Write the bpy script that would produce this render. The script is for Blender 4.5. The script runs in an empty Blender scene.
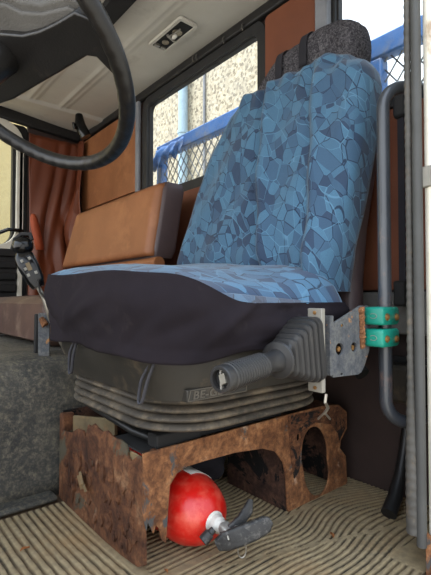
import bpy, bmesh, math, random
from mathutils import Vector, Matrix, noise
from math import sin, cos, pi, radians
random.seed(7)
S = bpy.context.scene
COL = S.collection
# ---------------------------------------------------------------- camera
F = 431.0
YAW = radians(40); PIT = radians(1.53)
cd = bpy.data.cameras.new('camera'); cam = bpy.data.objects.new('camera', cd); COL.objects.link(cam)
cd.sensor_fit = 'HORIZONTAL'; cd.sensor_width = 36; cd.lens = 36*F/431; cd.clip_start = .02
cam.location = (0, 0, 0); cam.rotation_euler = (radians(90)+PIT, 0, -YAW)
S.camera = cam
# ---------------------------------------------------------------- daylight
W = bpy.data.worlds.new('sky'); S.world = W; W.use_nodes = True
wn = W.node_tree; wn.nodes.clear()
wo = wn.nodes.new('ShaderNodeOutputWorld'); bg = wn.nodes.new('ShaderNodeBackground')
tc = wn.nodes.new('ShaderNodeTexCoord'); sp = wn.nodes.new('ShaderNodeSeparateXYZ'); cr = wn.nodes.new('ShaderNodeValToRGB')
wn.links.new(tc.outputs['Generated'], sp.inputs[0]); wn.links.new(sp.outputs['Z'], cr.inputs[0])
cr.color_ramp.elements[0].position = 0; cr.color_ramp.elements[0].color = (.95, .94, .92, 1)
cr.color_ramp.elements[1].position = .9; cr.color_ramp.elements[1].color = (.62, .78, 1.0, 1)
wn.links.new(cr.outputs[0], bg.inputs[0]); bg.inputs[1].default_value = 1.0
wn.links.new(bg.outputs[0], wo.inputs[0])
dt = wn.nodes.new('ShaderNodeVectorMath'); dt.operation = 'DOT_PRODUCT'; dt.inputs[1].default_value = (-.66, .40, .64)
wn.links.new(tc.outputs['Generated'], dt.inputs[0])
mr_ = wn.nodes.new('ShaderNodeMapRange'); mr_.inputs['From Min'].default_value = -1; mr_.inputs['To Min'].default_value = .36; mr_.inputs['To Max'].default_value = 1.9
wn.links.new(dt.outputs['Value'], mr_.inputs[0]); wn.links.new(mr_.outputs[0], bg.inputs[1])
sd = bpy.data.lights.new('sun', 'SUN'); sd.energy = 1.6; sd.angle = radians(3); sd.color = (1, .93, .82)
sun = bpy.data.objects.new('sun', sd); COL.objects.link(sun)
sun.rotation_euler = Vector((-.30, .10, .95)).to_track_quat('Z', 'Y').to_euler()
S.view_settings.view_transform = 'Standard'; S.view_settings.look = 'None'
S.view_settings.gamma = 1; S.view_settings.use_curve_mapping = False
S.view_settings.exposure = 1.25

# ---------------------------------------------------------------- helpers
def lin(c):
    return tuple((v/255/12.92 if v/255 <= .04045 else ((v/255+.055)/1.055)**2.4) for v in c)+(1,)
def at(px, py, **k):                      # point where the sight line of a pixel meets a plane
    u = (px-215.5)/F; v = (287.5-py)/F
    f0 = Vector((sin(YAW), cos(YAW), 0)); f = f0*cos(PIT)+Vector((0, 0, sin(PIT))); up = Vector((0, 0, cos(PIT)))-f0*sin(PIT)
    d = f+Vector((cos(YAW), -sin(YAW), 0))*u+up*v
    if 'x' in k: return d*(k['x']/d.x)
    if 'y' in k: return d*(k['y']/d.y)
    if 'z' in k: return d*(k['z']/d.z)
    if 't' in k: return d*k['t']
    n, c = k['n'], k['c']; return d*(n.dot(c)/n.dot(d))

class MB:
    def __init__(s): s.v = []; s.f = []; s.mi = []; s.cur = 0
    def add(s, vs, fs):
        o = len(s.v); s.v += [Vector(v) for v in vs]; s.f += [tuple(i+o for i in f) for f in fs]; s.mi += [s.cur]*len(fs)
        return s
    def box(s, a, b, M=None):
        a = Vector(a); b = Vector(b)
        vs = [Vector((x, y, z)) for x in (a.x, b.x) for y in (a.y, b.y) for z in (a.z, b.z)]
        if M: vs = [M @ v for v in vs]
        return s.add(vs, [(0, 1, 3, 2), (4, 6, 7, 5), (0, 4, 5, 1), (2, 3, 7, 6), (0, 2, 6, 4), (1, 5, 7, 3)])
    def bar(s, p, q, w, h, up=(0, 0, 1)):
        p = Vector(p); q = Vector(q); d = (q-p).normalized(); a = d.cross(Vector(up)).normalized(); b = a.cross(d)
        vs = [c+a*(w/2*i)+b*(h/2*j) for c in (p, q) for i, j in ((-1, -1), (1, -1), (1, 1), (-1, 1))]
        return s.add(vs, [(3, 2, 1, 0), (4, 5, 6, 7), (0, 1, 5, 4), (1, 2, 6, 5), (2, 3, 7, 6), (3, 0, 4, 7)])
    def loft(s, rings, cap=True, closed=False):
        n = len(rings[0]); vs = [v for r in rings for v in r]; fs = []
        m = len(rings)
        for i in range(m if closed else m-1):
            for j in range(n):
                a = i*n+j; b = i*n+(j+1) % n; c = ((i+1) % m)*n+(j+1) % n; d = ((i+1) % m)*n+j
                fs.append((a, b, c, d))
        if cap and not closed: fs += [tuple(range(n))[::-1], tuple((m-1)*n+j for j in range(n))]
        return s.add(vs, fs)
    def grid(s, rows):                    # open sheet
        n = len(rows[0]); vs = [v for r in rows for v in r]
        fs = [(i*n+j, i*n+j+1, (i+1)*n+j+1, (i+1)*n+j) for i in range(len(rows)-1) for j in range(n-1)]
        return s.add(vs, fs)
    def tube(s, pts, r, n=14, closed=False, rf=None):
        pts = [Vector(p) for p in pts]; m = len(pts); rings = []; a = None
        for i, p in enumerate(pts):
            if closed: d = (pts[(i+1) % m]-pts[i-1]).normalized()
            else: d = (pts[min(i+1, m-1)]-pts[max(i-1, 0)]).normalized()
            if a is None: a = d.orthogonal().normalized()
            a = (a-d*a.dot(d)).normalized(); b = d.cross(a)
            rr = r[i] if isinstance(r, (list, tuple)) else r
            rings.append([p+(a*cos(t)+b*sin(t))*(rr*(rf(i, a*cos(t)+b*sin(t)) if rf else 1)) for t in [2*pi*k/n for k in range(n)]])
        return s.loft(rings, closed=closed)
    def lathe(s, o, d, prof, n=32):       # prof: (distance along d, radius)
        o = Vector(o); d = Vector(d).normalized(); a = d.orthogonal().normalized(); b = d.cross(a)
        return s.loft([[o+d*h+(a*cos(t)+b*sin(t))*max(r, 1e-4) for t in [2*pi*k/n for k in range(n)]] for h, r in prof])
    def build(s, name, m, parent=None, smooth=40, bevel=0, seg=2, sub=0, solid=0):
        me = bpy.data.meshes.new(name); me.from_pydata([tuple(v) for v in s.v], [], s.f)
        for mm in (m if isinstance(m, (list, tuple)) else [m]): me.materials.append(mm)
        if any(s.mi): me.polygons.foreach_set('material_index', s.mi)
        bm = bmesh.new(); bm.from_mesh(me); bmesh.ops.remove_doubles(bm, verts=bm.verts, dist=1e-6)
        bmesh.ops.recalc_face_normals(bm, faces=bm.faces); bm.to_mesh(me); bm.free()
        return link(name, me, parent, smooth, bevel, seg, sub, solid)
def link(name, me, parent=None, smooth=40, bevel=0, seg=2, sub=0, solid=0):
    o = bpy.data.objects.new(name, me); COL.objects.link(o)
    if parent:
        o.parent = parent; o.matrix_parent_inverse = inv(parent)
    if smooth:
        me.polygons.foreach_set('use_smooth', [True]*len(me.polygons)); me.set_sharp_from_angle(angle=radians(smooth))
    if solid: k = o.modifiers.new('t', 'SOLIDIFY'); k.thickness = solid; k.offset = 0
    if bevel:
        k = o.modifiers.new('b', 'BEVEL'); k.width = bevel; k.segments = seg; k.limit_method = 'ANGLE'; k.angle_limit = radians(35); k.harden_normals = False
    if sub: k = o.modifiers.new('s', 'SUBSURF'); k.levels = sub; k.render_levels = sub
    return o
def inv(p):
    return Matrix() if p.parent else Matrix.Translation(p.location).inverted()
def plate(name, loops, thick, M, m, parent=None, bevel=0):
    """filled outline (first loop) with holes (other loops), given thickness, placed by M"""
    cu = bpy.data.curves.new('c', 'CURVE'); cu.dimensions = '2D'; cu.fill_mode = 'BOTH'; cu.extrude = thick/2; cu.bevel_depth = bevel
    for lp in loops:
        s = cu.splines.new('POLY'); s.points.add(len(lp)-1); s.use_cyclic_u = True
        for i, p in enumerate(lp): s.points[i].co = (p[0], p[1], 0, 1)
    tmp = bpy.data.objects.new('c', cu); me = bpy.data.meshes.new_from_object(tmp); bpy.data.objects.remove(tmp)
    me.transform(M); me.name = name; me.materials.clear(); me.materials.append(m)
    return link(name, me, parent, 30)
def text(name, body, size, depth, M, m, parent):
    cu = bpy.data.curves.new('c', 'FONT'); cu.body = body; cu.size = size; cu.extrude = depth; cu.align_x = 'LEFT'; cu.space_character = 1.05
    cu.offset = .0004
    tmp = bpy.data.objects.new('c', cu); me = bpy.data.meshes.new_from_object(tmp); bpy.data.objects.remove(tmp)
    me.transform(M); me.name = name; me.materials.clear(); me.materials.append(m)
    return link(name, me, parent, 30)
def tag(o, label, cat, group=None, kind=None):
    o['label'] = label; o['category'] = cat
    if group: o['group'] = group
    if kind: o['kind'] = kind
    return o
def thing(name, loc, label, cat, group=None):
    o = bpy.data.objects.new(name, None); o.empty_display_size = .05; o.location = loc; COL.objects.link(o)
    return tag(o, label, cat, group)
def st(o): o['kind'] = 'structure'; return o
def oval(cx, cy, rx, ry, n=32, p=2.0, rot=0):
    out = []
    for k in range(n):
        t = 2*pi*k/n; c, s_ = cos(t), sin(t)
        x = rx*math.copysign(abs(c)**(2/p), c); y = ry*math.copysign(abs(s_)**(2/p), s_)
        out.append((cx+x*cos(rot)-y*sin(rot), cy+x*sin(rot)+y*cos(rot)))
    return out
def rring(c, a, b, ha, hb, r, n=5):
    """rounded rectangle ring round c in the plane of a, b"""
    r = min(r, ha*.999, hb*.999); out = []
    for sx, sy, t0 in ((1, 1, 0), (-1, 1, pi/2), (-1, -1, pi), (1, -1, 3*pi/2)):
        for k in range(n+1):
            t = t0+pi/2*k/n
            out.append(c+a*(sx*(ha-r)+r*cos(t))+b*(sy*(hb-r)+r*sin(t)))
    return out
def nz(p, s=1, seed=0): return noise.noise(Vector(p)*s+Vector((seed*7.3, seed*3.1, seed)))
def ss(a, b, x):
    t = min(1, max(0, (x-a)/(b-a))); return t*t*(3-2*t)
def lerp(tab, x):
    if x <= tab[0][0]: return tab[0][1]
    for (a, u), (b, v) in zip(tab, tab[1:]):
        if x <= b: return u+(v-u)*(x-a)/(b-a)
    return tab[-1][1]
X = Vector((1, 0, 0)); Y = Vector((0, 1, 0)); Z = Vector((0, 0, 1))
# plane matrices: local x,y -> world (first, second), thickness along the third
def MXZ(y): return Matrix(((1, 0, 0, 0), (0, 0, -1, y), (0, 1, 0, 0), (0, 0, 0, 1)))   # x,z plane at y
def MYZ(x): return Matrix(((0, 0, 1, x), (1, 0, 0, 0), (0, 1, 0, 0), (0, 0, 0, 1)))    # y,z plane at x
def MXY(z): return Matrix.Translation((0, 0, z))

# ---------------------------------------------------------------- materials
def newmat(name):
    m = bpy.data.materials.new(name); m.use_nodes = True; nt = m.node_tree; nt.nodes.clear()
    out = nt.nodes.new('ShaderNodeOutputMaterial'); b = nt.nodes.new('ShaderNodeBsdfPrincipled')
    nt.links.new(b.outputs[0], out.inputs[0]); c = nt.nodes.new('ShaderNodeTexCoord')
    return m, nt, b, c.outputs['Object'], out
def noisetex(nt, co, scale, detail=4, rough=.6, dist=0, map_=None):
    t = nt.nodes.new('ShaderNodeTexNoise'); t.inputs['Scale'].default_value = scale; t.inputs['Detail'].default_value = detail
    t.inputs['Roughness'].default_value = rough; t.inputs['Distortion'].default_value = dist
    if map_:
        mp = nt.nodes.new('ShaderNodeMapping'); mp.inputs['Scale'].default_value = map_; nt.links.new(co, mp.inputs[0]); co = mp.outputs[0]
    nt.links.new(co, t.inputs['Vector']); return t.outputs['Fac']
def ramp(nt, fac, stops, const=False):
    r = nt.nodes.new('ShaderNodeValToRGB'); e = r.color_ramp.elements
    if const: r.color_ramp.interpolation = 'CONSTANT'
    while len(e) < len(stops): e.new(.5)
    for k, (p, c) in enumerate(stops):
        e[k].position = p; e[k].color = lin(c) if isinstance(c, tuple) else (c, c, c, 1)
    nt.links.new(fac, r.inputs[0]); return r.outputs[0]
def mix(nt, fac, a, b, mode='MIX'):
    n = nt.nodes.new('ShaderNodeMix'); n.data_type = 'RGBA'; n.blend_type = mode
    for sock, v in ((n.inputs[0], fac), (n.inputs[6], a), (n.inputs[7], b)):
        if isinstance(v, (int, float)): sock.default_value = v
        elif isinstance(v, tuple): sock.default_value = lin(v)
        else: nt.links.new(v, sock)
    return n.outputs[2]
def bumpn(nt, b, h, strength=.3, dist=.01):
    n = nt.nodes.new('ShaderNodeBump'); n.inputs['Strength'].default_value = strength; n.inputs['Distance'].default_value = dist
    nt.links.new(h, n.inputs['Height']); nt.links.new(n.outputs[0], b.inputs['Normal'])
def M1(name, c1, c2=None, scale=8, rough=.6, metal=0, bump=.15, bscale=120, spec=.4, dust=None, dustamt=.5, sheen=0, bdist=.002):
    """two-tone noise colour, optional patchy dust, fine bump"""
    m, nt, b, co, out = newmat(name)
    c2 = c2 or tuple(int(v*.82) for v in c1)
    col = ramp(nt, noisetex(nt, co, scale), [(.3, c1), (.7, c2)])
    if dust:
        msk = ramp(nt, noisetex(nt, co, scale*1.7, 6, .7), [(.62-.3*dustamt, 0.0), (.8-.2*dustamt, .8)])
        col = mix(nt, msk, col, dust)
    nt.links.new(col, b.inputs['Base Color'])
    b.inputs['Roughness'].default_value = rough; b.inputs['Metallic'].default_value = metal
    b.inputs['Specular IOR Level'].default_value = spec
    if sheen: b.inputs['Sheen Weight'].default_value = sheen
    if bump: bumpn(nt, b, noisetex(nt, co, bscale, 3), bump, bdist)
    return m
def rust(name, tones, paint=None, amt=.45, scale=9, bump=.5, paint2=None):
    m, nt, b, co, out = newmat(name)
    col = ramp(nt, noisetex(nt, co, scale*2.2, 8, .75, .4), [(.3, tones[0]), (.45, tones[1]), (.58, tones[2]), (.72, tones[3])])
    fine = noisetex(nt, co, scale*9, 5)
    col = mix(nt, ramp(nt, fine, [(.36, .6), (.58, .0)]), col, tones[0])
    if paint:
        k = noisetex(nt, co, scale, 7, .68, .6)
        col = mix(nt, ramp(nt, k, [(.30+.25*amt, 1.0), (.33+.25*amt, 0.0)]), col, paint)
    if paint2:
        k2 = noisetex(nt, co, scale*1.4, 6, .65, .3, (1, 1.3, .8))
        col = mix(nt, ramp(nt, k2, [(.62, 0.0), (.68, .7)]), col, paint2)
    nt.links.new(col, b.inputs['Base Color']); b.inputs['Roughness'].default_value = .85
    b.inputs['Specular IOR Level'].default_value = .25
    bumpn(nt, b, noisetex(nt, co, scale*6, 8, .8), bump, .004)
    return m

def fabric_blue(name, off, sc=23, k=1.0):
    m, nt, b, co, out = newmat(name)
    mp = nt.nodes.new('ShaderNodeMapping'); mp.inputs['Location'].default_value = off; mp.inputs['Scale'].default_value = (1.1, 1, 1)
    mp.inputs['Rotation'].default_value = (.3, .2, .5)
    nt.links.new(co, mp.inputs[0]); v = mp.outputs[0]
    # two families of stretched straight-sided cells cut across each other into angular shards
    def fam(rot, scl, s_):
        mp_ = nt.nodes.new('ShaderNodeMapping'); mp_.inputs['Rotation'].default_value = rot; mp_.inputs['Scale'].default_value = scl; nt.links.new(v, mp_.inputs[0])
        o_ = []
        for feat in ('F1', 'DISTANCE_TO_EDGE'):
            t = nt.nodes.new('ShaderNodeTexVoronoi'); t.feature = feat; t.inputs['Scale'].default_value = s_; t.inputs['Randomness'].default_value = 1
            nt.links.new(mp_.outputs[0], t.inputs['Vector']); o_.append(t.outputs['Color' if feat == 'F1' else 'Distance'])
        sc_ = nt.nodes.new('ShaderNodeSeparateColor'); nt.links.new(o_[0], sc_.inputs[0]); return sc_.outputs, o_[1]
    ca, ea = fam((.9, .2, .4), (1, 1.5, .62), sc*.98); cb, eb = fam((-.7, .5, 1.1), (1.4, .8, .7), sc*.84)
    def mth(op, a_, b_):
        n_ = nt.nodes.new('ShaderNodeMath'); n_.operation = op
        for k_, q in enumerate((a_, b_)):
            if isinstance(q, (int, float)): n_.inputs[k_].default_value = q
            else: nt.links.new(q, n_.inputs[k_])
        return n_.outputs[0]
    f1 = mth('FRACT', mth('ADD', mth('MULTIPLY', ca[0], 1.7), mth('MULTIPLY', cb[1], 1.3)), 0)
    base = ramp(nt, f1, [(p_, tuple(int(v_*k) for v_ in c_)) for p_, c_ in ((0, (42, 60, 82)), (.2, (56, 84, 108)), (.38, (64, 98, 122)), (.64, (68, 105, 130)), (.86, (52, 78, 102)))], True)
    # thread stipple in the darker shards
    st_ = noisetex(nt, co, 650, 1)
    base = mix(nt, ramp(nt, st_, [(.42, .22), (.6, 0.0)]), base, (45, 60, 85))
    la = mth('MULTIPLY', ramp(nt, ea, [(.015, 1.0), (.030, 0.0)]), ramp(nt, ca[1], [(0, 0.0), (.3, .9)], True))
    base = mix(nt, la, base, (24, 38, 60))
    lb_ = mth('MULTIPLY', ramp(nt, eb, [(.012, 1.0), (.026, 0.0)]), ramp(nt, cb[2], [(0, 0.0), (.5, .5)], True))
    base = mix(nt, lb_, base, (92, 134, 160))
    nt.links.new(base, b.inputs['Base Color']); b.inputs['Roughness'].default_value = .75
    b.inputs['Specular IOR Level'].default_value = .25; b.inputs['Sheen Weight'].default_value = .15
    bumpn(nt, b, noisetex(nt, co, 45, 4), .25, .004)
    return m

def rubber_mat_floor(name):
    m, nt, b, co, out = newmat(name)
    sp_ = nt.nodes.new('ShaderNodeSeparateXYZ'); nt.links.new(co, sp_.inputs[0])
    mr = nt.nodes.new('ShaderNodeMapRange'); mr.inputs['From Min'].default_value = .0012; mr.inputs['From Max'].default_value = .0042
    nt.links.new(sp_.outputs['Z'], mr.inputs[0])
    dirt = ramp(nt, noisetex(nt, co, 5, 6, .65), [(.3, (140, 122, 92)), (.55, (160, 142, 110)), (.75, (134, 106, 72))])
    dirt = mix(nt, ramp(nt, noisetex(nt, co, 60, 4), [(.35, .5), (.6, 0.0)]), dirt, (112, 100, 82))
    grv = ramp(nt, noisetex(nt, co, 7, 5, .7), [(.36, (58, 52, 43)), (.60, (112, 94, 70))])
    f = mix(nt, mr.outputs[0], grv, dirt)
    # drifts of rust-coloured grit lying over ridges and grooves alike
    f = mix(nt, ramp(nt, noisetex(nt, co, 3.1, 5, .6), [(.50, 0.0), (.70, .7)]), f, (138, 108, 74))
    nt.links.new(f, b.inputs['Base Color']); b.inputs['Roughness'].default_value = .9; b.inputs['Specular IOR Level'].default_value = .2
    bumpn(nt, b, noisetex(nt, co, 200, 3), .3, .002)
    return m
def glassmat(name, tint=(.96, .98, .98), dust=.06):
    m, nt, b, co, out = newmat(name); nt.nodes.remove(b)
    tr = nt.nodes.new('ShaderNodeBsdfTransparent'); tr.inputs[0].default_value = (*tint, 1)
    gl = nt.nodes.new('ShaderNodeBsdfGlossy'); gl.inputs['Roughness'].default_value = .03
    df = nt.nodes.new('ShaderNodeBsdfDiffuse'); df.inputs[0].default_value = lin((215, 215, 210))
    a = nt.nodes.new('ShaderNodeMixShader'); a.inputs[0].default_value = .035; nt.links.new(tr.outputs[0], a.inputs[1]); nt.links.new(gl.outputs[0], a.inputs[2])
    c = nt.nodes.new('ShaderNodeMixShader')
    nt.links.new(ramp(nt, noisetex(nt, co, 30, 6, .8), [(.45, dust*.15), (.8, min(1, dust*2))]), c.inputs[0])
    nt.links.new(a.outputs[0], c.inputs[1]); nt.links.new(df.outputs[0], c.inputs[2]); nt.links.new(c.outputs[0], out.inputs[0])
    return m
def pebble(name):
    m, nt, b, co, out = newmat(name)
    v = nt.nodes.new('ShaderNodeTexVoronoi'); v.inputs['Scale'].default_value = 28; nt.links.new(co, v.inputs['Vector'])
    sc = nt.nodes.new('ShaderNodeSeparateColor'); nt.links.new(v.outputs['Color'], sc.inputs[0])
    c = ramp(nt, sc.outputs[0], [(0, (160, 148, 126)), (.4, (184, 174, 152)), (.75, (142, 130, 108)), (.9, (116, 106, 90))])
    c = mix(nt, ramp(nt, noisetex(nt, co, 2.5), [(.4, 0.0), (.7, .4)]), c, (146, 140, 130))
    nt.links.new(c, b.inputs['Base Color']); b.inputs['Roughness'].default_value = .9
    bumpn(nt, b, v.outputs['Distance'], .4, .01)
    return m

RT = ((70, 46, 34), (118, 78, 50), (156, 108, 72), (182, 148, 114))
RT2 = ((48, 32, 26), (88, 56, 38), (120, 80, 54), (164, 128, 96))
M = dict(
    blue=fabric_blue('blue_shard_fabric', (0, 0, 0)), blue_lit=fabric_blue('blue_shard_fabric_lit', (3, 1, 2), 17, 1.18),  # cushion copy lighter: windscreen light on its top is put into the colour
    skirt=M1('plum_black_fabric', (31, 27, 31), (39, 34, 38), 6, .95, bump=.25, bscale=500, spec=.1, dust=(56, 50, 50), dustamt=.1, sheen=.0),
    wool=None,
    pan=M1('black_plastic_dusty', (38, 36, 33), (50, 46, 40), 7, .5, bump=.1, dust=(98, 84, 66), dustamt=.25),
    bellows=M1('dusty_rubber', (76, 69, 60), (52, 47, 41), 10, .75, bump=.15, dust=(124, 110, 90), dustamt=.5),
    strap=M1('elastic_strap', (66, 66, 72), None, 20, .8),
    black=M1('black_plastic', (22, 22, 23), (30, 30, 30), 12, .42, bump=.08),
    blackm=M1('black_matt', (30, 29, 29), (22, 22, 22), 9, .8, bump=.1),
    blackg=M1('black_glossy', (10, 10, 11), (14, 14, 15), 9, .14, bump=0, spec=.35),
    wheel=M1('steering_wheel_plastic', (27, 25, 24), (20, 19, 18), 14, .33, bump=.25, bscale=260, dust=(62, 54, 48), dustamt=.15),
    wheelgrey=M1('grey_grained_plastic', (92, 90, 87), (78, 76, 73), 14, .7, bump=.6, bscale=260),
    ceil=M1('grey_headliner', (192, 187, 176), (178, 173, 162), 3, .7, bump=.05, dust=(150, 142, 130), dustamt=.1),
    header=M1('black_painted_header', (22, 21, 21), (32, 30, 29), 8, .55, bump=.1, dust=(58, 53, 48), dustamt=.15),
    rubber=M1('window_rubber', (26, 26, 27), (40, 39, 38), 10, .6),
    brown=M1('brown_leathercloth', (142, 91, 57), (122, 76, 45), 4, .5, bump=.2, bscale=300, dust=(160, 106, 68), dustamt=.3),
    brownp=M1('brown_wall_panel', (118, 68, 44), (96, 54, 36), 3, .6, bump=.12, bscale=240),
    curtain=M1('brown_curtain_cloth', (112, 57, 33), (86, 42, 24), 3, .45, bump=.2, bscale=200),
    orange=M1('red_brown_strap', (168, 80, 46), (146, 66, 38), 12, .7),
    plum=M1('dark_plum_leathercloth', (64, 52, 54), (78, 64, 62), 5, .5, bump=.15, bscale=250),
    benchf=M1('worn_brown_vinyl', (92, 68, 57), (70, 52, 45), 6, .55, bump=.15, dust=(132, 112, 96), dustamt=.3),
    maroon=M1('dark_maroon_panel', (62, 48, 44), (46, 36, 34), 4, .55, bump=.1),
    greysill=M1('grey_trim_strip', (104, 102, 98), (84, 82, 80), 10, .8),
    tunnel=None,
    floorp=M1('bare_dusty_floor', (120, 100, 78), (92, 72, 54), 6, .9, bump=.4, bscale=80),
    mat=rubber_mat_floor('ribbed_rubber_mat'),
    rust=rust('rust_orange', RT, (78, 76, 74), .36, 8, .6, (176, 150, 128)),
    rustd=rust('rust_dark_scaly', RT2, (84, 78, 64), .40, 5.2, 1.0, (150, 116, 90)),
    rustb=rust('rust_and_black_paint', RT2, (30, 27, 26), .62, 13, .6),
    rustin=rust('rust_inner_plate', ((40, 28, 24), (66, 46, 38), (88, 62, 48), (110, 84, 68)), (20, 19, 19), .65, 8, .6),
    olive=M1('dusty_steel_rail', (128, 112, 82), (96, 82, 60), 14, .7, bump=.3, dust=(146, 112, 74), dustamt=.4),
    red=M1('red_enamel', (216, 30, 20), (196, 22, 16), 10, .3, bump=.12, bscale=60, spec=.6, dust=(220, 96, 76), dustamt=.5),
    paperw=M1('white_label', (222, 216, 206), None, 30, .6),
    alu=M1('dirty_aluminium', (190, 186, 178), (150, 146, 138), 25, .4, metal=.6, bump=.2),
    dgrey=M1('scuffed_dark_plastic', (34, 33, 33), (52, 50, 48), 40, .5, bump=.4, bscale=150, dust=(110, 106, 100), dustamt=.35),
    grip=M1('grey_rubber_grip', (46, 45, 45), (34, 33, 33), 12, .4, bump=.08, dust=(72, 68, 63), dustamt=.2),
    cream=rust('cream_paint_pillar', ((222, 216, 200), (230, 224, 210), (214, 207, 190), (226, 220, 206)), None, 0, 4, .06, (150, 122, 92)),
    flange=M1('pale_grey_flange', (138, 134, 124), (116, 112, 104), 14, .5, bump=.1),
    steelp=rust('steel_plate_scuffed', ((60, 62, 66), (80, 82, 86), (100, 100, 98), (74, 72, 70)), (150, 108, 70), .26, 14, .25),
    edge=rust('rusty_weld', RT, None, 0, 30, 1.0),
    teal=M1('teal_painted_block', (24, 134, 114), (18, 114, 98), 18, .42, bump=.15, dust=(150, 190, 170), dustamt=.12),
    brass=M1('brass_bolt', (170, 130, 80), (120, 84, 52), 60, .45, metal=.7, bump=.2),
    rail=M1('worn_grab_rail_paint', (58, 62, 68), (44, 47, 52), 7, .30, bump=.1, spec=.6, dust=(120, 94, 82), dustamt=.22),
    seal=M1('grey_door_rubber', (72, 72, 70), (60, 60, 58), 9, .6, bump=.2),
    trimk=M1('ribbed_edge_trim', (84, 81, 76), (66, 64, 60), 16, .7, bump=.3, dust=(112, 96, 74), dustamt=.25),
    cloth=M1('black_cloth', (36, 34, 40), (26, 25, 30), 8, .9, bump=.3, bscale=300),
    frameblue=M1('blue_painted_steel', (62, 116, 182), (46, 92, 152), 5, .5, bump=.2, dust=(120, 124, 130), dustamt=.42),
    mesh=M1('galvanised_mesh', (120, 122, 124), None, 20, .5, metal=.3),
    pebble=pebble('pebbledash'), creamwall=M1('cream_render', (196, 178, 130), (184, 164, 116), 3, .9, bump=.3, bscale=60),
    pipe=M1('pale_blue_pipe', (150, 172, 186), (136, 158, 172), 8, .5), ground=M1('gravel_yard', (196, 186, 168), (170, 160, 144), 3, .95, bump=.5, bscale=30),
    cpost=M1('pale_painted_post', (206, 202, 190), (190, 186, 172), 6, .5), greypost=M1('grey_painted_post', (128, 130, 134), (104, 106, 112), 8, .5),
    glass=glassmat('dusty_window_glass', dust=.04), bulb=M1('lamp_reflector', (168, 158, 138), (110, 100, 84), 60, .35, metal=.5),
    leaf=M1('dry_leaf', (168, 104, 54), (140, 84, 44), 40, .8),
    tin=M1('bright_wire', (176, 170, 158), None, 50, .35, metal=.8))
m, nt, b, co, out = newmat('scuffed_rubber_cover')
c = ramp(nt, noisetex(nt, co, 4, 5, .6), [(.32, (44, 44, 43)), (.5, (64, 63, 59)), (.7, (92, 86, 74))])
c = mix(nt, ramp(nt, noisetex(nt, co, 75, 6, .8), [(.46, 0.0), (.68, .75)]), c, (136, 126, 106))
c = mix(nt, ramp(nt, noisetex(nt, co, 26, 5, .7), [(.34, .6), (.52, 0.0)]), c, (34, 35, 36))
nt.links.new(c, b.inputs['Base Color']); b.inputs['Roughness'].default_value = .62
bumpn(nt, b, noisetex(nt, co, 90, 6, .75), .8, .004); M['tunnel'] = m
# grey wool: salt and pepper nap
m, nt, b, co, out = newmat('grey_wool_fleece')
c = ramp(nt, noisetex(nt, co, 90, 5, .75, 1.5), [(.38, (44, 42, 46)), (.5, (76, 74, 78)), (.66, (118, 115, 117))])
nt.links.new(c, b.inputs['Base Color']); b.inputs['Roughness'].default_value = 1; b.inputs['Specular IOR Level'].default_value = .1
bumpn(nt, b, noisetex(nt, co, 130, 5, .8, 1.5), .9, .008); M['wool'] = m

# ---------------------------------------------------------------- setting: cab shell
FZ = -.58; CZ = 1.16; RX = 1.24; PY = 2.98; NY = .42
st(MB().box((-.7, NY, FZ-.04), (RX+.04, PY+.04, FZ-.002)).build('floor', M['floorp'], smooth=0))
# ceiling with pressed ribs and a coved edge towards the passenger door
mb = MB(); rows = []
xs = [-.7+i*(RX+.7)/194 for i in range(195)]
ys = [NY+.02*k for k in range(0, 108)]
def ceil_z(x, y):
    z = CZ
    for rx_, w in ((.935, .012), (.965, .006), (.755, .012), (.785, .006), (.35, .012)): z -= .006*math.exp(-((x-rx_)/w)**2)
    return z
ys = [NY, 1.0, 1.6, 2.2, 2.55, 2.57, 2.58, 2.60, 2.66, 2.75, 2.85, 2.93, PY]
for y in ys:
    r = []
    for x in xs:
        z = ceil_z(x, y) if y < 2.575 else CZ-.012+.03*ss(2.6, 2.98, y)+.05*ss(2.6, 2.98, y)*ss(1.24, .6, x)
        r.append(Vector((x, y, z)))
    rows.append(r)
mb.grid(rows); st(mb.build('ceiling', M['ceil'], smooth=60, solid=.004))
st(MB().box((-.7, NY, CZ+.085), (RX+.05, PY+.05, CZ+.11)).build('roof_shell', M['cpost'], smooth=0)).name = 'trim_1'

# rear wall: openings for the middle window and the window behind the driver
W1 = (1.19, 2.06, .56, 1.085); W2 = (.46, .845, .60, 1.10)
def rrect(y0, y1, z0, z1, r, n=6):
    out = []
    for cx, cz, t0 in ((y1-r, z1-r, 0), (y0+r, z1-r, pi/2), (y0+r, z0+r, pi), (y1-r, z0+r, 3*pi/2)):
        out += [(cx+r*cos(t0+pi/2*k/n), cz+r*sin(t0+pi/2*k/n)) for k in range(n+1)]
    return out
st(plate('wall_rear', [[(NY, FZ-.02), (PY, FZ-.02), (PY, CZ+.085), (NY, CZ+.085)], rrect(*W1, .05), rrect(*W2, .05)], .03, MYZ(RX+.018), M['maroon']))
def window(idx, w, wd):
    f = plate('window_%d' % idx, [rrect(w[0]-wd, w[1]+wd, w[2]-wd, w[3]+wd, .07), rrect(w[0]+.006, w[1]-.006, w[2]+.006, w[3]-.006, .045)], .012, MYZ(RX-.006), M['rubber'], bevel=.004)
    st(f)
    g = plate('inner_lip', [rrect(w[0]-.002, w[1]+.002, w[2]-.002, w[3]+.002, .05), rrect(w[0]+.012, w[1]-.012, w[2]+.012, w[3]-.012, .04)], .02, MYZ(RX+.012), M['header'], f, bevel=.003)
    plate('glass_pane', [rrect(w[0]+.001, w[1]-.001, w[2]+.001, w[3]-.001, .05)], .004, MYZ(RX+.02), M['glass'], f)
window(1, W1, .035); window(2, W2, .022)
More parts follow.
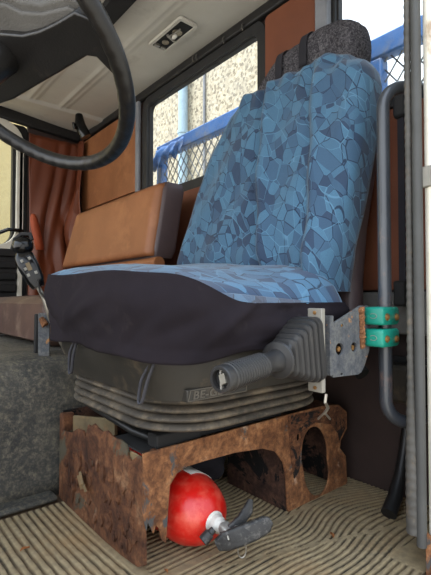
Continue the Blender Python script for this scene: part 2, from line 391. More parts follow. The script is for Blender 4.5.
# header strip along the top of the rear wall
hb = MB().box((RX-.03, NY, CZ-.045), (RX+.002, PY-.02, CZ+.0)); st(hb.build('trim_2', M['header'], bevel=.008, smooth=30))
mb = MB()
for px, py in ((193.5, 58.5), (197, 57), (224, 40), (243, 27)):
    p = at(px, py, x=RX-.034); mb2 = MB(); mb2.tube([p+Vector((0, 0, .014)), p+Vector((-.006, 0, .008)), p+Vector((-.006, 0, -.008)), p+Vector((0, 0, -.016))], .003, 8)
    tag(mb2.build('trim_clip', M['trimk']), 'small grey wire clip on the black header, %s' % {193.5: 'left of the close pair', 197: 'right of the close pair', 224: 'second from the right', 243: 'rightmost of them'}[px], 'clip', 'clips along the rear header')
# brown lining panels on the rear wall
def panel(n, y0, y1, z0, z1, m, d=.014):
    return st(plate('wall_panel_%d' % n, [rrect(y0, y1, z0, z1, .012, 3)], d, MYZ(RX-d/2-.002), m, bevel=.003))
panel(1, .895, 1.15, .05, 1.108, M['brownp']); panel(2, 2.16, 2.93, .62, 1.10, M['brown']); panel(3, 2.10, 2.93, -.1, .60, M['brown'])
panel(4, .44, .88, .03, .565, M['brownp']); panel(5, 1.16, 2.09, .05, .52, M['brownp'])
for k, n_ in ((1, 'trim_3'), (2, 'trim_4'), (3, 'trim_5'), (4, 'trim_6'), (5, 'trim_7')):
    bpy.data.objects['wall_panel_%d' % k].name = n_
st(MB().box((RX-.05, .845, .05), (RX-.016, .893, CZ-.046)).build('trim_8', M['greypost'], bevel=.006))
st(MB().box((RX-.036, 2.11, .05), (RX-.016, 2.145, CZ-.046)).build('trim_9', M['greypost'], bevel=.005))
st(MB().box((RX-.06, NY+.03, -.10), (RX-.003, .885, .02)).build('trim_10', M['greysill'], bevel=.008))
# passenger side wall with its door
DX = .87
st(MB().box((DX, PY, FZ), (RX+.03, PY+.03, CZ+.085)).build('wall_right', M['maroon'], smooth=0))
mb = MB(); mb.bar((RX-.03, PY-.026, CZ-.012), (.6, PY-.026, CZ+.035), .04, .075); mb.bar((.6, PY-.026, CZ+.035), (-.7, PY-.026, CZ+.035), .04, .075); st(mb.build('trim_11', M['header'], bevel=.01, smooth=30))
def rr2(x0, x1, z0, z1, r): return rrect(x0, x1, z0, z1, r)
d = plate('door_1', [rr2(-.68, DX-.005, FZ+.01, CZ-.02, .03), rr2(-.6, .78, .34, CZ-.07, .10)], .04, MXZ(PY+.02), M['black'], bevel=.003); st(d)
plate('window_frame', [rr2(-.66, .835, .30, CZ-.012, .14), rr2(-.60, .80, .34, CZ-.05, .12)], .02, MXZ(PY-.016), M['cpost'], d, bevel=.004)
plate('glass_pane', [rr2(-.61, .79, .33, CZ-.05, .10)], .004, MXZ(PY+.02), M['glass'], d)
mb = MB()
for k in range(5): mb.box((.0, PY-.04, .27-.075*k), (.80, PY-.001, .32-.075*k))
mb.build('ribbed_trim', M['blackm'], d, bevel=.008)
mb = MB(); mb.tube([(.70, PY-.02, .42), (.74, PY-.06, .44), (.82, PY-.06, .44), (.86, PY-.03, .40)], .012); mb.build('door_handle', M['blackg'], d)
# door post strip and front bulkhead below the windscreen
st(MB().box((.808, PY-.03, -.1), (.838, PY-.002, 1.0)).build('trim_12', M['cpost'], bevel=.006))
st(MB().box((-.74, NY, FZ), (-.70, PY, -.05)).build('wall_front', M['maroon'], smooth=0))

# near door pillar (driver's side)
pl = MB()
rows = []
pl.box((.935, .27, -1.15), (1.32, .4215, 1.25)); st(pl.build('wall_left', M['cream'], bevel=.015, smooth=30))
mb = MB(); mb.tube([(.925, .4265, z) for z in [-.52+.03*k for k in range(58)]], .0105, 12); st(mb.build('trim_13', M['seal']))
mb = MB(); pts = [Vector((.925+.0015*sin(z*9), .445+.001*sin(z*5+1), z)) for z in [-.5+.004*k for k in range(420)]]
mb.tube(pts, [.007+.0007*sin(i*1.3)+.008*ss(-.1, -.42, p.z) for i, p in enumerate(pts)], 10); st(mb.build('trim_14', M['trimk']))
v0 = at(427, 170, y=.4215); v1 = at(427, 190, y=.4215)
lb = MB().box((.929, .30, v1.z), (.940, .425, v0.z)); lb.box((.925, .31, v1.z+.012), (.930, .395, v0.z-.012)); lb.build('striker_plate', M['flange'], bpy.data.objects['wall_left'], bevel=.003)
# rusty foot of the pillar and sill
mb = MB(); rows = []
mb.box((-.7, .30, FZ-.12), (1.3, NY-.001, FZ-.012)); st(mb.build('trim_15', M['rust'], bevel=.01))
mb = MB(); prof = []
for k in range(26):
    y = .280+.139*k/25; prof.append((y, -.56+.05*nz((y*30, 0, 0), 1, 3)+.06*(k/25)))
plate('trim_16', [[(.280, -.62)]+[(a, b_) for a, b_ in prof]+[(.419, -.62)]], .006, MYZ(.929), M['rust']); st(bpy.data.objects['trim_16'])

# ---------------------------------------------------------------- outside
st(MB().box((-6, -6, -1.75), (9, 9, -1.7)).build('ground', M['ground'], smooth=0))
tag(MB().box((4.0, 3.25, -1.7), (4.3, 9, 6)).build('building_wall', M['pebble'], smooth=0), 'sunlit pebbledash building wall outside the rear window', 'wall')
tag(MB().box((-4, 4.6, -1.7), (1.7, 4.8, 2.6)).build('garden_wall', M['creamwall'], smooth=0), 'cream wall seen through the passenger door window', 'wall')
p = at(183, 110, x=3.9); mb = MB(); mb.tube([(3.9, p.y, -1.65), (3.9, p.y, 3), (3.9, p.y, 5.9)], .075, 20)
dp = tag(mb.build('downpipe', M['pipe']), 'pale blue downpipe running up the pebbledash wall', 'pipe')
for z in (1.1, 2.6):
    mb = MB(); mb.lathe((3.9, p.y, z), (0, 0, 1), [(-.02, .07), (-.02, .09), (.02, .09), (.02, .07)], 20); mb.box((3.95, p.y-.02, z-.02), (4.0, p.y+.02, z+.02)); mb.build('pipe_clip', M['pipe'], dp)
p2 = at(204, 110, x=3.97); mb = MB(); mb.tube([(3.975, p2.y, -1.6), (3.975, p2.y, 5.9)], .02, 8)
tag(mb.build('cable_conduit', M['greypost']), 'thin grey conduit beside the pale downpipe on the outside wall', 'conduit')
# blue headboard guard behind the cab
gx = 1.62
hg = thing('headboard_guard', (gx, 1.9, -.6), 'blue steel headboard guard with wire mesh standing behind the cab', 'guard')
yr, yl = .1, at(160, 148, x=gx).y
zt = at(408, 26, x=gx).z
mb = MB(); mb.box((gx-.03, yr, zt-.085), (gx+.03, yl, zt)); mb.build('top_beam', M['frameblue'], hg, bevel=.008)
yp = at(377, 80, x=gx).y
MB().box((gx-.028, yp-.035, -.6), (gx+.028, yp+.035, zt-.086)).build('post', M['frameblue'], hg, bevel=.008)
MB().box((gx-.028, yl-.06, -.6), (gx+.028, yl, zt-.086)).build('post', M['frameblue'], hg, bevel=.008)
MB().box((gx-.02, yp+.04, .46), (gx+.02, yl-.06, .52)).build('cross_rail', M['frameblue'], hg, bevel=.006)
mb = MB(); rows = []
for i in range(31):                                    # bent sheet flap hanging from the beam
    y = yl-.01-.34*i/30; hgt = .14*(1-.35*(i/30))+.02*sin(i*.9)
    rows.append([Vector((gx-.04-.03*sin(k/6*2.2)+.01*sin(i*.6+k), y, zt-.03-hgt*k/6)) for k in range(7)])
mb.grid(rows); mb.build('bent_sheet', M['frameblue'], hg, solid=.003)
mb = MB(); z0, z1 = -.5, zt-.085
def meshfield(y0, y1):
    s_ = .062; n = int((y1-y0+z1-z0)/s_)
    for k in range(-2, n+2):
        for sgn in (1, -1):
            # slanted wires clipped to the field
            c0 = y0+k*s_ if sgn > 0 else y0-(z1-z0)*0+k*s_
            a = (c0-(z1-z0)*.75, z0) if sgn > 0 else (c0, z0)
            bq = (c0, z1) if sgn > 0 else (c0-(z1-z0)*.75, z1)
            def clip(p, q):
                (ya, za), (yb, zb) = p, q; t0, t1 = 0, 1; dy = yb-ya
                if dy:
                    ta, tb = (y0-ya)/dy, (y1-ya)/dy; ta, tb = min(ta, tb), max(ta, tb); t0 = max(t0, ta); t1 = min(t1, tb)
                return None if t0 >= t1 else ((ya+dy*t0, za+(zb-za)*t0), (ya+dy*t1, za+(zb-za)*t1))
            c_ = clip(a, bq)
            if c_: mb.tube([(gx, *c_[0]), (gx, *c_[1])], .0035, 5)
meshfield(yr, yp-.035); meshfield(yp+.035, yl-.06)
mb.build('wire_mesh', M['mesh'], hg)

# ---------------------------------------------------------------- ceiling fittings
c = at(173, 30, z=CZ-.004); c1 = at(158, 44, z=CZ); c2 = at(189, 17, z=CZ)
L = thing('dome_lamp', (1.047, (c1.y+c2.y)/2, CZ-.012), 'broken ceiling lamp without cover, bare fittings in a dark recess', 'lamp')
cy = 1.54; hl = .125
def rr3(y0, y1, x0, x1, r): return [(b_, a_) for a_, b_ in rrect(y0, y1, x0, x1, r)]
plate('lamp_bezel', [rr3(cy-hl, cy+hl, 1.000, 1.092, .012), rr3(cy-hl+.012, cy+hl-.012, 1.011, 1.081, .008)], .008, MXY(CZ-.010), M['ceil'], L, bevel=.002)
MB().box((1.010, cy-hl+.011, CZ-.013), (1.082, cy+hl-.011, CZ-.008)).build('lamp_tray', M['blackm'], L)
mb = MB(); mb.lathe((1.047, cy-.035, CZ-.013), (0, 0, -1), [(0, .022), (.003, .022), (.001, .012), (-.0, .002)], 18); mb.build('reflector', M['bulb'], L); mb = MB(); mb.lathe((1.047, cy+.055, CZ-.013), (0, 0, -1), [(0, .016), (.003, .016), (.001, .01)], 16); mb.build('reflector', M['bulb'], L)
mb = MB(); mb.bar((1.02, cy-.0, CZ-.018), (1.07, cy+.02, CZ-.018), .01, .006); mb.bar((1.03, cy+.01, CZ-.02), (1.04, cy-.07, CZ-.018), .006, .004); mb.build('contact_strip', M['tin'], L); mb = MB(); mb.box((1.016, cy+.085, CZ-.022), (1.039, cy+.10, CZ-.013)); mb.build('contact_strip', M['tin'], L); mb = MB(); mb.box((1.05, cy+.09, CZ-.02), (1.072, cy+.102, CZ-.013)); mb.build('contact_strip', M['tin'], L)
mb = MB(); mb.lathe((1.047, cy-.03, CZ-.022), (0, 1, 0), [(0, .003), (.004, .008), (.02, .009), (.03, .005), (.034, .002)], 12); mb.build('bulb', M['paperw'], L)
# roof hatch rim
plate('roof_hatch', [rr3(.95, 1.69, .15, .80, .05), rr3(1.02, 1.62, .22, .73, .04)], .02, MXY(CZ-.014), M['blackm'], bevel=.004)
tag(bpy.data.objects['roof_hatch'], 'black rim of the roof hatch above the steering wheel', 'hatch')
# coat hook in the far upper corner
p = at(86, 137, t=2.62); q = at(79, 115, t=2.62); e_ = at(74, 126, t=2.58)
ck = tag(MB().tube([p, (p+q)/2+Vector((-.015, 0, 0)), q], [.034, .034, .022], 12).tube([(p+q)/2, e_+Vector((0, 0, -.01)), e_+Vector((-.005, 0, .02))], [.014, .011, .007], 10).build('coat_hook', M['blackg']), 'black coat hook in the far upper corner of the cab', 'hook')

# ---------------------------------------------------------------- curtain in the far corner
mb = MB(); rows = []
for i in range(46):
    z = 1.085-1.35*i/45; r = []
    for j in range(61):
        u = j/60                                      # along the side wall, then turning on the corner
        if u < .72: x = .862+(RX-.055-.862)*u/.72; y = PY-.045
        else: x = RX-.055; y = PY-.045-.12*(u-.72)/.28
        g = math.exp(-((z-.42)/.28)**2)               # gathered by the tie
        x0 = x; x = x*(1-.22*g)+(.90)*.22*g if u < .9 else x
        dpt = .026*sin(u*9+z*4*(u-.2)+3*nz((u*1.5, z*1.2, 0), 1, 2))+.010*sin(u*22-z*7+2*nz((z, u, 0)))
        dpt *= .35+.65*ss(1.09, .6, z)
        r.append(Vector((x, y-abs(dpt)-.004 if u < .72 else y, z)) if u < .72 else Vector((x-abs(dpt)*.8, y, z)))
    rows.append(r)
mb.grid(rows)
cu = tag(mb.build('cab_curtain', M['curtain'], smooth=80, solid=.003), 'brown curtain gathered in the far rear corner of the cab', 'curtain')
a = at(33, 214, y=PY-.09); b2 = at(35, 226, y=PY-.095); c3 = at(40, 250, y=PY-.09)
mb = MB(); w_ = .028
mb.grid([[p_+Vector((-w_*s2, 0, 0)), p_+Vector((0, -.008, 0)), p_+Vector((w_*s2, 0, 0))] for p_, s2 in ((a, .4), (a*.7+b2*.3, .8), (b2, 1), (c3*.5+b2*.5, 1), (c3, .95))])
mb.build('tie_strap', M['orange'], cu, solid=.004)['label'] = 'orange brown tie strap'

# ---------------------------------------------------------------- passenger bench
B = thing('bench_seat', (.8, 2.0, -.17), 'brown passenger bench seat with dark plum sides behind the driver seat', 'seat')
by0, by1 = 1.53, 2.46
rings = []
for t in [0, .04, .1]+[.1+.1*k for k in range(1, 9)]+[.96, 1]:
    z = .175+.328*t; xf = .935+.055*t; th = .055; k = 1-.12*(1-min(1, min(t, 1-t)/.08)) if min(t, 1-t) < .08 else 1
    rings.append((z, xf, k))
def pad(y0, y1, xin, xout, ysh=0):
    mb = MB(); R_ = []
    for z, xf, k in rings:
        c_ = Vector((xf+(xin+xout)/2, (y0+y1)/2, z)); ha = (xout-xin)/2*k; hb = (y1-y0)/2-.02*(1-k)*4
        R_.append(rring(c_, X, Y, ha, hb, .016))
    return mb.loft(R_)
pad(by0, by1, .018, .125).build('backrest', M['plum'], B, smooth=50)['label'] = 'dark plum leathercloth back'
mb = MB(); rows = []
for i in range(21):
    t = .02+.955*i/20; r = []
    for j in range(41):
        s = j/40; y = by0+.012+(by1-by0-.03)*s; e1 = min(1, min(s, 1-s)/.03); e2 = min(1, min(t, 1-t)/.07)
        r.append(Vector((.935+.055*t+.022-.026*(min(e1, e2))**.5-.004*nz((y*5, t*3, 0)), y+.10*s*(1-t), .175+.328*t)))
    rows.append(r)
mb.grid(rows); mb.build('front_cover', M['brown'], B, smooth=70, solid=.004)['label'] = 'brown leathercloth front'
mb = MB()
mb.tube([(.965, by0-.02, .150), (.955, by0+.5, .146), (.958, by1+.08, .150)], .026, 12); mb.build('bolster_roll', M['brown'], B)
mb = MB(); rings2 = []
for t in [0, .02, .06, .12, .3, .5, .7, .85, 1]:
    x = .50+.455*t; zt_ = .004+.03*t; k = .75+.25*min(1, t/.1)
    rings2.append(rring(Vector((x, 1.985, (zt_-.17)/2)), Y, Z, .475*(.97+.03*min(1, t/.06)), (zt_+.17)/2*k+.0, .04))
mb.loft(rings2); mb.build('cushion', M['benchf'], B, smooth=50)
MB().box((.58, 1.6, -.165), (1.0, 2.4, -.150)).build('bench_base', M['blackm'], B)

# engine cover / tunnel
mb = MB(); prof = [(1.30, FZ), (1.30, FZ+.05), (1.315, -.30), (1.325, -.235), (1.345, -.20), (1.385, -.182), (1.45, -.176), (2.2, -.178), (2.6, -.2), (2.68, -.26), (2.70, FZ)]
rows = []
for i in range(60):
    x = -.6+1.55*i/59; r = []
    for j, (y, z) in enumerate(prof):
        n_ = .010*nz((x*6, y*6, z*6), 1, 4)
        r.append(Vector((x, y+n_-.02*ss(.6, .0, x), z+n_*.6)))
    rows.append(r)
mb.grid(rows); mb.build('engine_cover', M['tunnel'], smooth=60, solid=.006)
tag(bpy.data.objects['engine_cover'], 'dusty black rubber engine cover hump left of the seat box', 'engine cover')
# flattened foot flange of the cover
ob = bpy.data.objects['engine_cover']
mb = MB(); mb.box((-.6, 1.235, FZ+.006), (.455, 1.296, FZ+.022)); mb.build('edge_strip', M['tunnel'], ob, bevel=.008)

# rusty strap bracket between cover and seat
tb = thing('strap_bracket', (.42, 1.33, -.17), 'rust-stained steel strap bracket standing left of the seat cushion', 'bracket')
def q_(px, py, t=1.36): return at(px, py, t=t)
mb = MB(); a0 = q_(44, 356); a1 = q_(44, 313)
mb.bar(a0, a1, .036, .006, (X*.643+Y*.766)); mb.build('strap_plate', M['steelp'], tb, bevel=.001)
mb = MB(); mb.tube([q_(41, 318, 1.35), q_(45, 325, 1.345), q_(47, 323, 1.35)], [.008, .012, .006], 10); mb.build('rust_lump', M['edge'], tb)
mb = MB(); mb.bar(q_(36, 353, 1.37), q_(37, 314, 1.37), .012, .018); mb.build('side_post', M['blackm'], tb, bevel=.003)

# ---------------------------------------------------------------- gear lever with black grip
G = thing('gear_lever', (.50, 1.36, -.17), 'black gear lever grip with switches and bent bare shaft', 'lever')
gt = 1.27
def g(px, py, t=gt): return at(px, py, t=t)
mb = MB(); mb.tube([Vector((.52, 1.36, -.17)), g(50, 318), g(44, 298), g(37, 285), g(32, 276)], .007, 10); mb.build('shaft', M['tin'], G)
mb = MB(); mb.tube([g(46, 300, gt-.012), g(40, 292, gt-.02), g(37, 279, gt-.025)], .003, 8); mb.build('cable', M['dgrey'], G)
a = g(22, 252); b2 = g(38, 286); ax = (b2-a).normalized(); vw = Vector((-.0, -.0, 0))-a; vw = (vw-ax*vw.dot(ax)).normalized(); sd_ = ax.cross(vw)
mb = MB(); mb.loft([rring(a+ax*h, sd_, vw, w1, w2, .012, 4) for h, w1, w2 in ((0, .018, .012), (.015, .027, .019), (.05, .029, .02), (.09, .026, .018), (.115, .018, .013))]); mb.build('grip', M['blackg'], G, smooth=50)
mb = MB(); kn = g(23, 246)
mb.loft([[kn+(sd_*cos(t)*.95+vw*sin(t)*.8)*.032*sin(ph)-ax*.028*cos(ph) for t in [2*pi*k/20 for k in range(20)]] for ph in [pi*(.02+.96*j/10) for j in range(11)]]); mb.build('knob', M['blackg'], G, smooth=80)
mb = MB(); mb.tube([g(12, 250), g(15, 239), g(22, 234), g(30, 234), g(32, 240)], .006, 8); mb.build('trigger_loop', M['blackm'], G)
mb = MB()
for h, s_ in ((.03, -1), (.03, 1), (.055, 1), (.075, -1), (.075, 1)):
    c_ = a+ax*h+sd_*(s_*.011)+vw*.021; mb.loft([rring(c_+vw*k, ax, sd_, .0045, .004, .001, 2) for k in (-.004, .002)])
mb.build('switch', M['flange'], G)
mb = MB(); c_ = a+ax*.052+vw*.021; mb.loft([rring(c_+vw*k, ax, sd_, .012, .006, .002, 2) for k in (-.004, .002)]); mb.build('rocker', M['olive'], G)

# ---------------------------------------------------------------- rubber floor mat (ribbed)
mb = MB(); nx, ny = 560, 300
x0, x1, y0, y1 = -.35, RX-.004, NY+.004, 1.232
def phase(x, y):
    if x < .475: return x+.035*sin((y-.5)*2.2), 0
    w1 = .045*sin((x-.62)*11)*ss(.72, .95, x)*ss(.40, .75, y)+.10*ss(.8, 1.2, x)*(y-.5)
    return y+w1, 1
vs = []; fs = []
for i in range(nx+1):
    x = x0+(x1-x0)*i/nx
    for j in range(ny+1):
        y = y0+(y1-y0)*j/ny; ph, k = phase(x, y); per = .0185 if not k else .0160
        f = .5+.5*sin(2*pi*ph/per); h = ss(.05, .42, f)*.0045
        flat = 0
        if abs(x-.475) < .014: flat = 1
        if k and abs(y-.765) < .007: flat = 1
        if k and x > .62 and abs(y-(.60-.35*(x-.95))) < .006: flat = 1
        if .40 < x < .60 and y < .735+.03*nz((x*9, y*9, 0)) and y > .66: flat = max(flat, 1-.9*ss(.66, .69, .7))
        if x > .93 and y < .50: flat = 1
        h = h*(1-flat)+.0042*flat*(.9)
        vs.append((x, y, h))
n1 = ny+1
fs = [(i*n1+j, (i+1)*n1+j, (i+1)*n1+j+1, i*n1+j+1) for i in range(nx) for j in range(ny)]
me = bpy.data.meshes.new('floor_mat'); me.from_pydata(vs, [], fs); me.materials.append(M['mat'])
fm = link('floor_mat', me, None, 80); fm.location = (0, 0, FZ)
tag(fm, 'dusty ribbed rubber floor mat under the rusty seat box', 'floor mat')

# ---------------------------------------------------------------- rusty seat box
BX0, BX1, BY0, BY1, BZ = .469, 1.164, .78, 1.255, -.324
P = thing('seat_box', ((BX0+BX1)/2, (BY0+BY1)/2, FZ), 'rusted sheet steel seat box with arched opening and torn corner', 'seat box')
def sx(px, py): v = at(px, py, y=BY0); return (v.x, v.z)
gz = FZ+.006
outer = [sx(*q) for q in ((143, 454), (160, 449.5), (200, 438.5), (250, 425), (300, 411.5), (322, 406), (338, 405), (346, 412), (346, 428), (340, 440), (339, 448), (345, 456), (346.5, 484))]
outer += [(sx(346, 487)[0], gz), (sx(300, 500)[0], gz), (sx(288, 510)[0], gz), (sx(287, 500)[0], gz+.02)]
outer += [sx(*q) for q in ((286, 478), (283, 462), (275, 451), (262, 448), (235, 452), (205, 460), (186, 466), (176, 473), (169, 485), (167.5, 505), (166, 530), (165, 542))]
outer += [sx(*q) for q in ((161, 538), (159, 528), (155, 524), (153, 532), (150, 526), (147, 521), (146, 528), (143.5, 515), (143.5, 490))]
hole = [sx(314+13.5*cos(t)*1.0+(2 if sin(t) < 0 else 0), 461-35*math.copysign(abs(sin(t))**.75, sin(t))) for t in [2*pi*k/30 for k in range(30)]]
hole2 = [sx(297.5+2.4*cos(t), 437-4.5*sin(t)) for t in [2*pi*k/12 for k in range(12)]]
plate('side_plate', [outer, hole, hole2], .004, MXZ(BY0), M['rust'], P, bevel=.001)
# black paint-scaled overlay patches are the same plate: right-hand gusset has its own look
gus = [sx(*q) for q in ((287, 416), (300, 413), (336, 406.5), (344, 413), (344, 427), (338, 440), (337, 433), (330, 424), (314, 422), (302, 430), (299, 448), (298, 470), (293, 478), (290, 460), (288, 440))]
hole3 = [sx(297.5+2.4*cos(t), 437-4.5*sin(t)) for t in [2*pi*k/12 for k in range(12)]]
plate('gusset', [gus, hole3], .004, MXZ(BY0-.0035), M['rustb'], P)['label'] = 'black painted rusty gusset'
# front face: corroded sheet with ragged upper edge
def fy(px, py): v = at(px, py, x=BX0); return (v.y, v.z)
top = [(89, 425), (92, 427), (95, 424), (98, 428), (103, 432), (108, 431), (112, 436), (117, 439), (121, 440), (126, 444), (128, 449), (128, 456), (132, 462), (136, 458), (139, 456), (142.5, 457)]
fl = [fy(*q) for q in top]; fl = [(y, z) for y, z in fl]
yl_ = fy(64, 430)[0]
loop = [(BY0+.003, gz+.06)] + [(BY0+.003, gz+.028), (BY0+.03, gz+.012), (BY0+.10, gz+.004), (BY0+.2, gz), (yl_, gz), (yl_, fy(66, 432)[1])]+[fy(*q) for q in ((72, 433), (78, 429), (84, 431), (86, 438), (88, 430))]+fl
mb_ = plate('front_plate', [loop], .004, MYZ(BX0), M['rustd'], P, bevel=.001)
me = mb_.data; bm = bmesh.new(); bm.from_mesh(me)
bmesh.ops.subdivide_edges(bm, edges=bm.edges, cuts=0); bm.to_mesh(me); bm.free()
# scaly rust flakes and curled shards on the front face
mb = MB()
for k in range(70):
    y = random.uniform(BY0+.03, yl_-.03); z = random.uniform(gz+.03, -.40); s_ = random.uniform(.006, .018)
    n_ = 6; c_ = Vector((BX0-.004, y, z)); pts = [c_+Vector((-random.uniform(0, .006), s_*random.uniform(.5, 1)*cos(t), s_*1.6*random.uniform(.5, 1)*sin(t))) for t in [2*pi*i/n_ for i in range(n_)]]
    back = [Vector((BX0+.001, p_.y, p_.z)) for p_ in pts]; mb.loft([back, pts])
mb.build('rust_scale', M['rustd'], P, smooth=0)
mb = MB()
for (px, py, a_) in ((82, 482, .2), (84, 478, -.5), (86, 486, .6)):
    c_ = at(px, py, x=BX0-.012); mb.bar(c_+Vector((0, .022, .004)), c_+Vector((-.012, -.022, -.004+.01*a_)), .014, .006, (1, a_, .3))
mb.build('curled_shard', M['olive'], P, smooth=0)
mb = MB(); y_a = fy(62, 420)[0]
mb.box((BX0-.004, yl_-.002, gz), (BX0+.03, y_a+.01, fy(62, 413)[1])); mb.build('corner_post', M['rustd'], P, bevel=.003)
mb = MB(); a = at(70, 424, x=BX0+.02); mb.bar(a+Y*.02, at(116, 427, x=BX0+.09), .012, .045); mb.build('cross_rail', M['olive'], P, bevel=.002)
mb = MB(); mb.box((BX0+.005, BY0+.004, BZ-.075), (BX0+.011, BY0+.085, BZ-.012)); mb.build('corner_tab', M['olive'], P, bevel=.002)
mb = MB(); mb.box((BX0+.002, BY0+.003, BZ-.004), (BX1-.02, BY0+.03, BZ)); mb.box((.75, BY0+.03, BZ-.004), (BX1-.02, BY1, BZ)); mb.build('top_flange', M['rustb'], P)
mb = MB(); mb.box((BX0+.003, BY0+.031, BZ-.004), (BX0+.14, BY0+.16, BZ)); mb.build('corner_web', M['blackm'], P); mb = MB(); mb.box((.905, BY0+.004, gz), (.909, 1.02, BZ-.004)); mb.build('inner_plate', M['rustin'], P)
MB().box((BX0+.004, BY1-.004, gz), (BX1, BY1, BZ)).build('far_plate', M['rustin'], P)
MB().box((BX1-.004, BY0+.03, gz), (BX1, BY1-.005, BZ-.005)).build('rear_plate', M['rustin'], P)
mb = MB(); v = at(322, 478, y=.9); mb.tube([at(322, 490, y=.88), at(317, 470, y=.88), at(313, 450, y=.9)], .007, 8); mb.build('spring_cable', M['bellows'], P)

# black cloth stuffed in the box
mb = MB(); R_ = []
c0 = Vector((.80, 1.06, -.46))
for i in range(25):
    ph = pi*(.01+.98*i/24); r = []
    for j in range(40):
        th = 2*pi*j/40; dd = Vector((sin(ph)*cos(th), sin(ph)*sin(th), cos(ph)))
        k = 1+.28*nz(dd, 2.2, 5)+.10*sin(th*5+ph*4)
        v = c0+Vector((dd.x*.10*k, dd.y*.09*k, dd.z*.12*k)); v.z = max(v.z, FZ+.008); v.x = min(v.x, .898); r.append(v)
    R_.append(r)
mb.loft(R_); tag(mb.build('cloth_bundle', M['cloth'], smooth=60), 'crumpled black cloth stuffed behind the red extinguisher in the box', 'cloth')

# ---------------------------------------------------------------- fire extinguisher
ER = .080; ec = Vector((.620, .742, FZ+.006+ER))
E = thing('fire_extinguisher', (ec.x, .9, FZ+.006), 'red fire extinguisher lying on the floor inside the seat box', 'fire extinguisher')
prof = [(0, .001), (.0, .02), (.004, .03), (.012, .045), (.025, .058), (.045, .068), (.068, .0765), (.09, ER), (.40, ER), (.42, .07), (.43, .05), (.43, .001)]
mb = MB(); mb.lathe(ec, (0, 1, 0), prof, 48); mb.build('cylinder', M['red'], E, smooth=50)
mb = MB(); R_ = []
for i in range(13):
    a_ = radians(88+4.2*i); r = []
    for y in (.825, .86, .90, .97): r.append(Vector((ec.x-cos(a_)*(ER+.0006), y, ec.z+sin(a_)*(ER+.0006))))
    R_.append(r)
mb.grid(R_); mb.build('paper_label', M['paperw'], E, solid=.0006)
mb = MB(); mb.lathe(ec+Vector((0, .006, 0)), (0, -1, 0), [(0, .024), (.006, .024), (.008, .019), (.022, .018), (.026, .014), (.034, .013)], 28); mb.build('neck_ring', M['paperw'], E)
vb = ec+Vector((0, -.030, 0))
mb = MB(); mb.loft([rring(vb+Vector((.0, -.0-h, -.004*h/.02)), X, Z, w, w, w*.5) for h, w in ((0, .013), (.01, .014), (.026, .013), (.034, .010))]); mb.tube([vb+Vector((.0, -.018, 0)), vb+Vector((.022, -.026, .004))], .008, 10); mb.build('valve_body', M['alu'], E, smooth=40)
n0, n1 = at(212, 531, t=.915), at(203, 541, t=.905); nd = (n1-n0); nl = nd.length
mb = MB(); mb.lathe(n0-nd*.2, nd, [(0, .007), (.010, .008), (.012, .0115), (nl*1.2, .0120), (nl*1.25, .009), (nl*1.2, .006), (nl*.9, .004)], 20); mb.build('nozzle', M['dgrey'], E)
def lever(pts, w, h, name):
    mb = MB(); R_ = []
    pts = [Vector(p) for p in pts]
    for i, p in enumerate(pts):
        d_ = (pts[min(i+1, len(pts)-1)]-pts[max(0, i-1)]).normalized(); n_ = Vector((-.25, -.85, .35)); n_ = (n_-d_*n_.dot(d_)).normalized(); b_ = d_.cross(n_)
        ww = w[i]; R_.append(rring(p, b_, n_, ww, h, min(ww, h)*.8, 4))
    mb.loft(R_); return mb.build(name, M['dgrey'], E, smooth=50)
t_ = .90
lever([at(218, 545, t=.90), at(226, 541, t=.895), at(240, 536, t=.895), at(255, 530, t=.90), at(266, 524, t=.905), at(270, 520, t=.91)], [.012, .019, .020, .019, .017, .009], .008, 'carry_handle')
lever([at(222, 536, t=.915), at(232, 528, t=.92), at(241, 520, t=.93), at(248, 510, t=.945), at(250.5, 500, t=.96)], [.008, .010, .011, .012, .006], .006, 'squeeze_lever')
mb = MB(); mb.box(vb+Vector((.008, -.034, -.010)), vb+Vector((.034, -.012, .012))); mb.build('handle_bracket', M['alu'], E, bevel=.003)
c_ = at(242, 550, t=.895); mb = MB(); mb.tube([c_+Vector((.008*cos(t), -.004*cos(t), .016*sin(t))) for t in [2*pi*k/20 for k in range(20)]], .0014, 6, closed=True); mb.build('pull_ring', M['tin'], E)
mb = MB(); mb.tube([at(226, 530, t=.9), at(229, 540, t=.885)], .002, 6); mb.build('safety_pin', M['tin'], E)

# ---------------------------------------------------------------- driver seat
D = thing('driver_seat', (.70, .93, BZ), 'blue patterned driver seat with grey fleece headrest on rubber bellows', 'seat')
# suspension: scissor frame bits and rubber bellows
cx, cyy = .70, .94
mb = MB(); R_ = []
zs = []; nf = 4; zt_, zb_ = -.200, -.272
N = nf*8
for i in range(N+1):
    u = i/N; z = zt_+(zb_-zt_)*u; ph = (u*nf) % 1
    o_ = .021*(abs(sin(pi*u*nf)))**.4
    R_.append(rring(Vector((.722, .962, z)), X, Y, .243+o_+.006*u, .255+o_+.004*u, .14, 10))
mb.loft(R_); mb.build('suspension_bellows', M['bellows'], D, smooth=60)['label'] = 'dusty folded rubber bellows'
mb = MB(); mb.loft([rring(Vector((cx+.03, cyy+.02, z)), X, Y, .19, .165, .03) for z in (-.318, -.265)]); mb.build('suspension_base', M['blackm'], D)
mb = MB()
pts = [Vector((.50, 1.19, -.282)), Vector((.485, 1.05, -.284)), Vector((.482, .95, -.288)), Vector((.488, .87, -.298)), Vector((.515, .815, -.310)), Vector((.60, .81, -.310))]
mb.tube(pts, .008, 10); mb.build('base_rail', M['black'], D)
mb = MB(); mb.box((.50, .79, -.322), (.62, .83, -.292)); mb.build('slide_block', M['blackm'], D, bevel=.004)
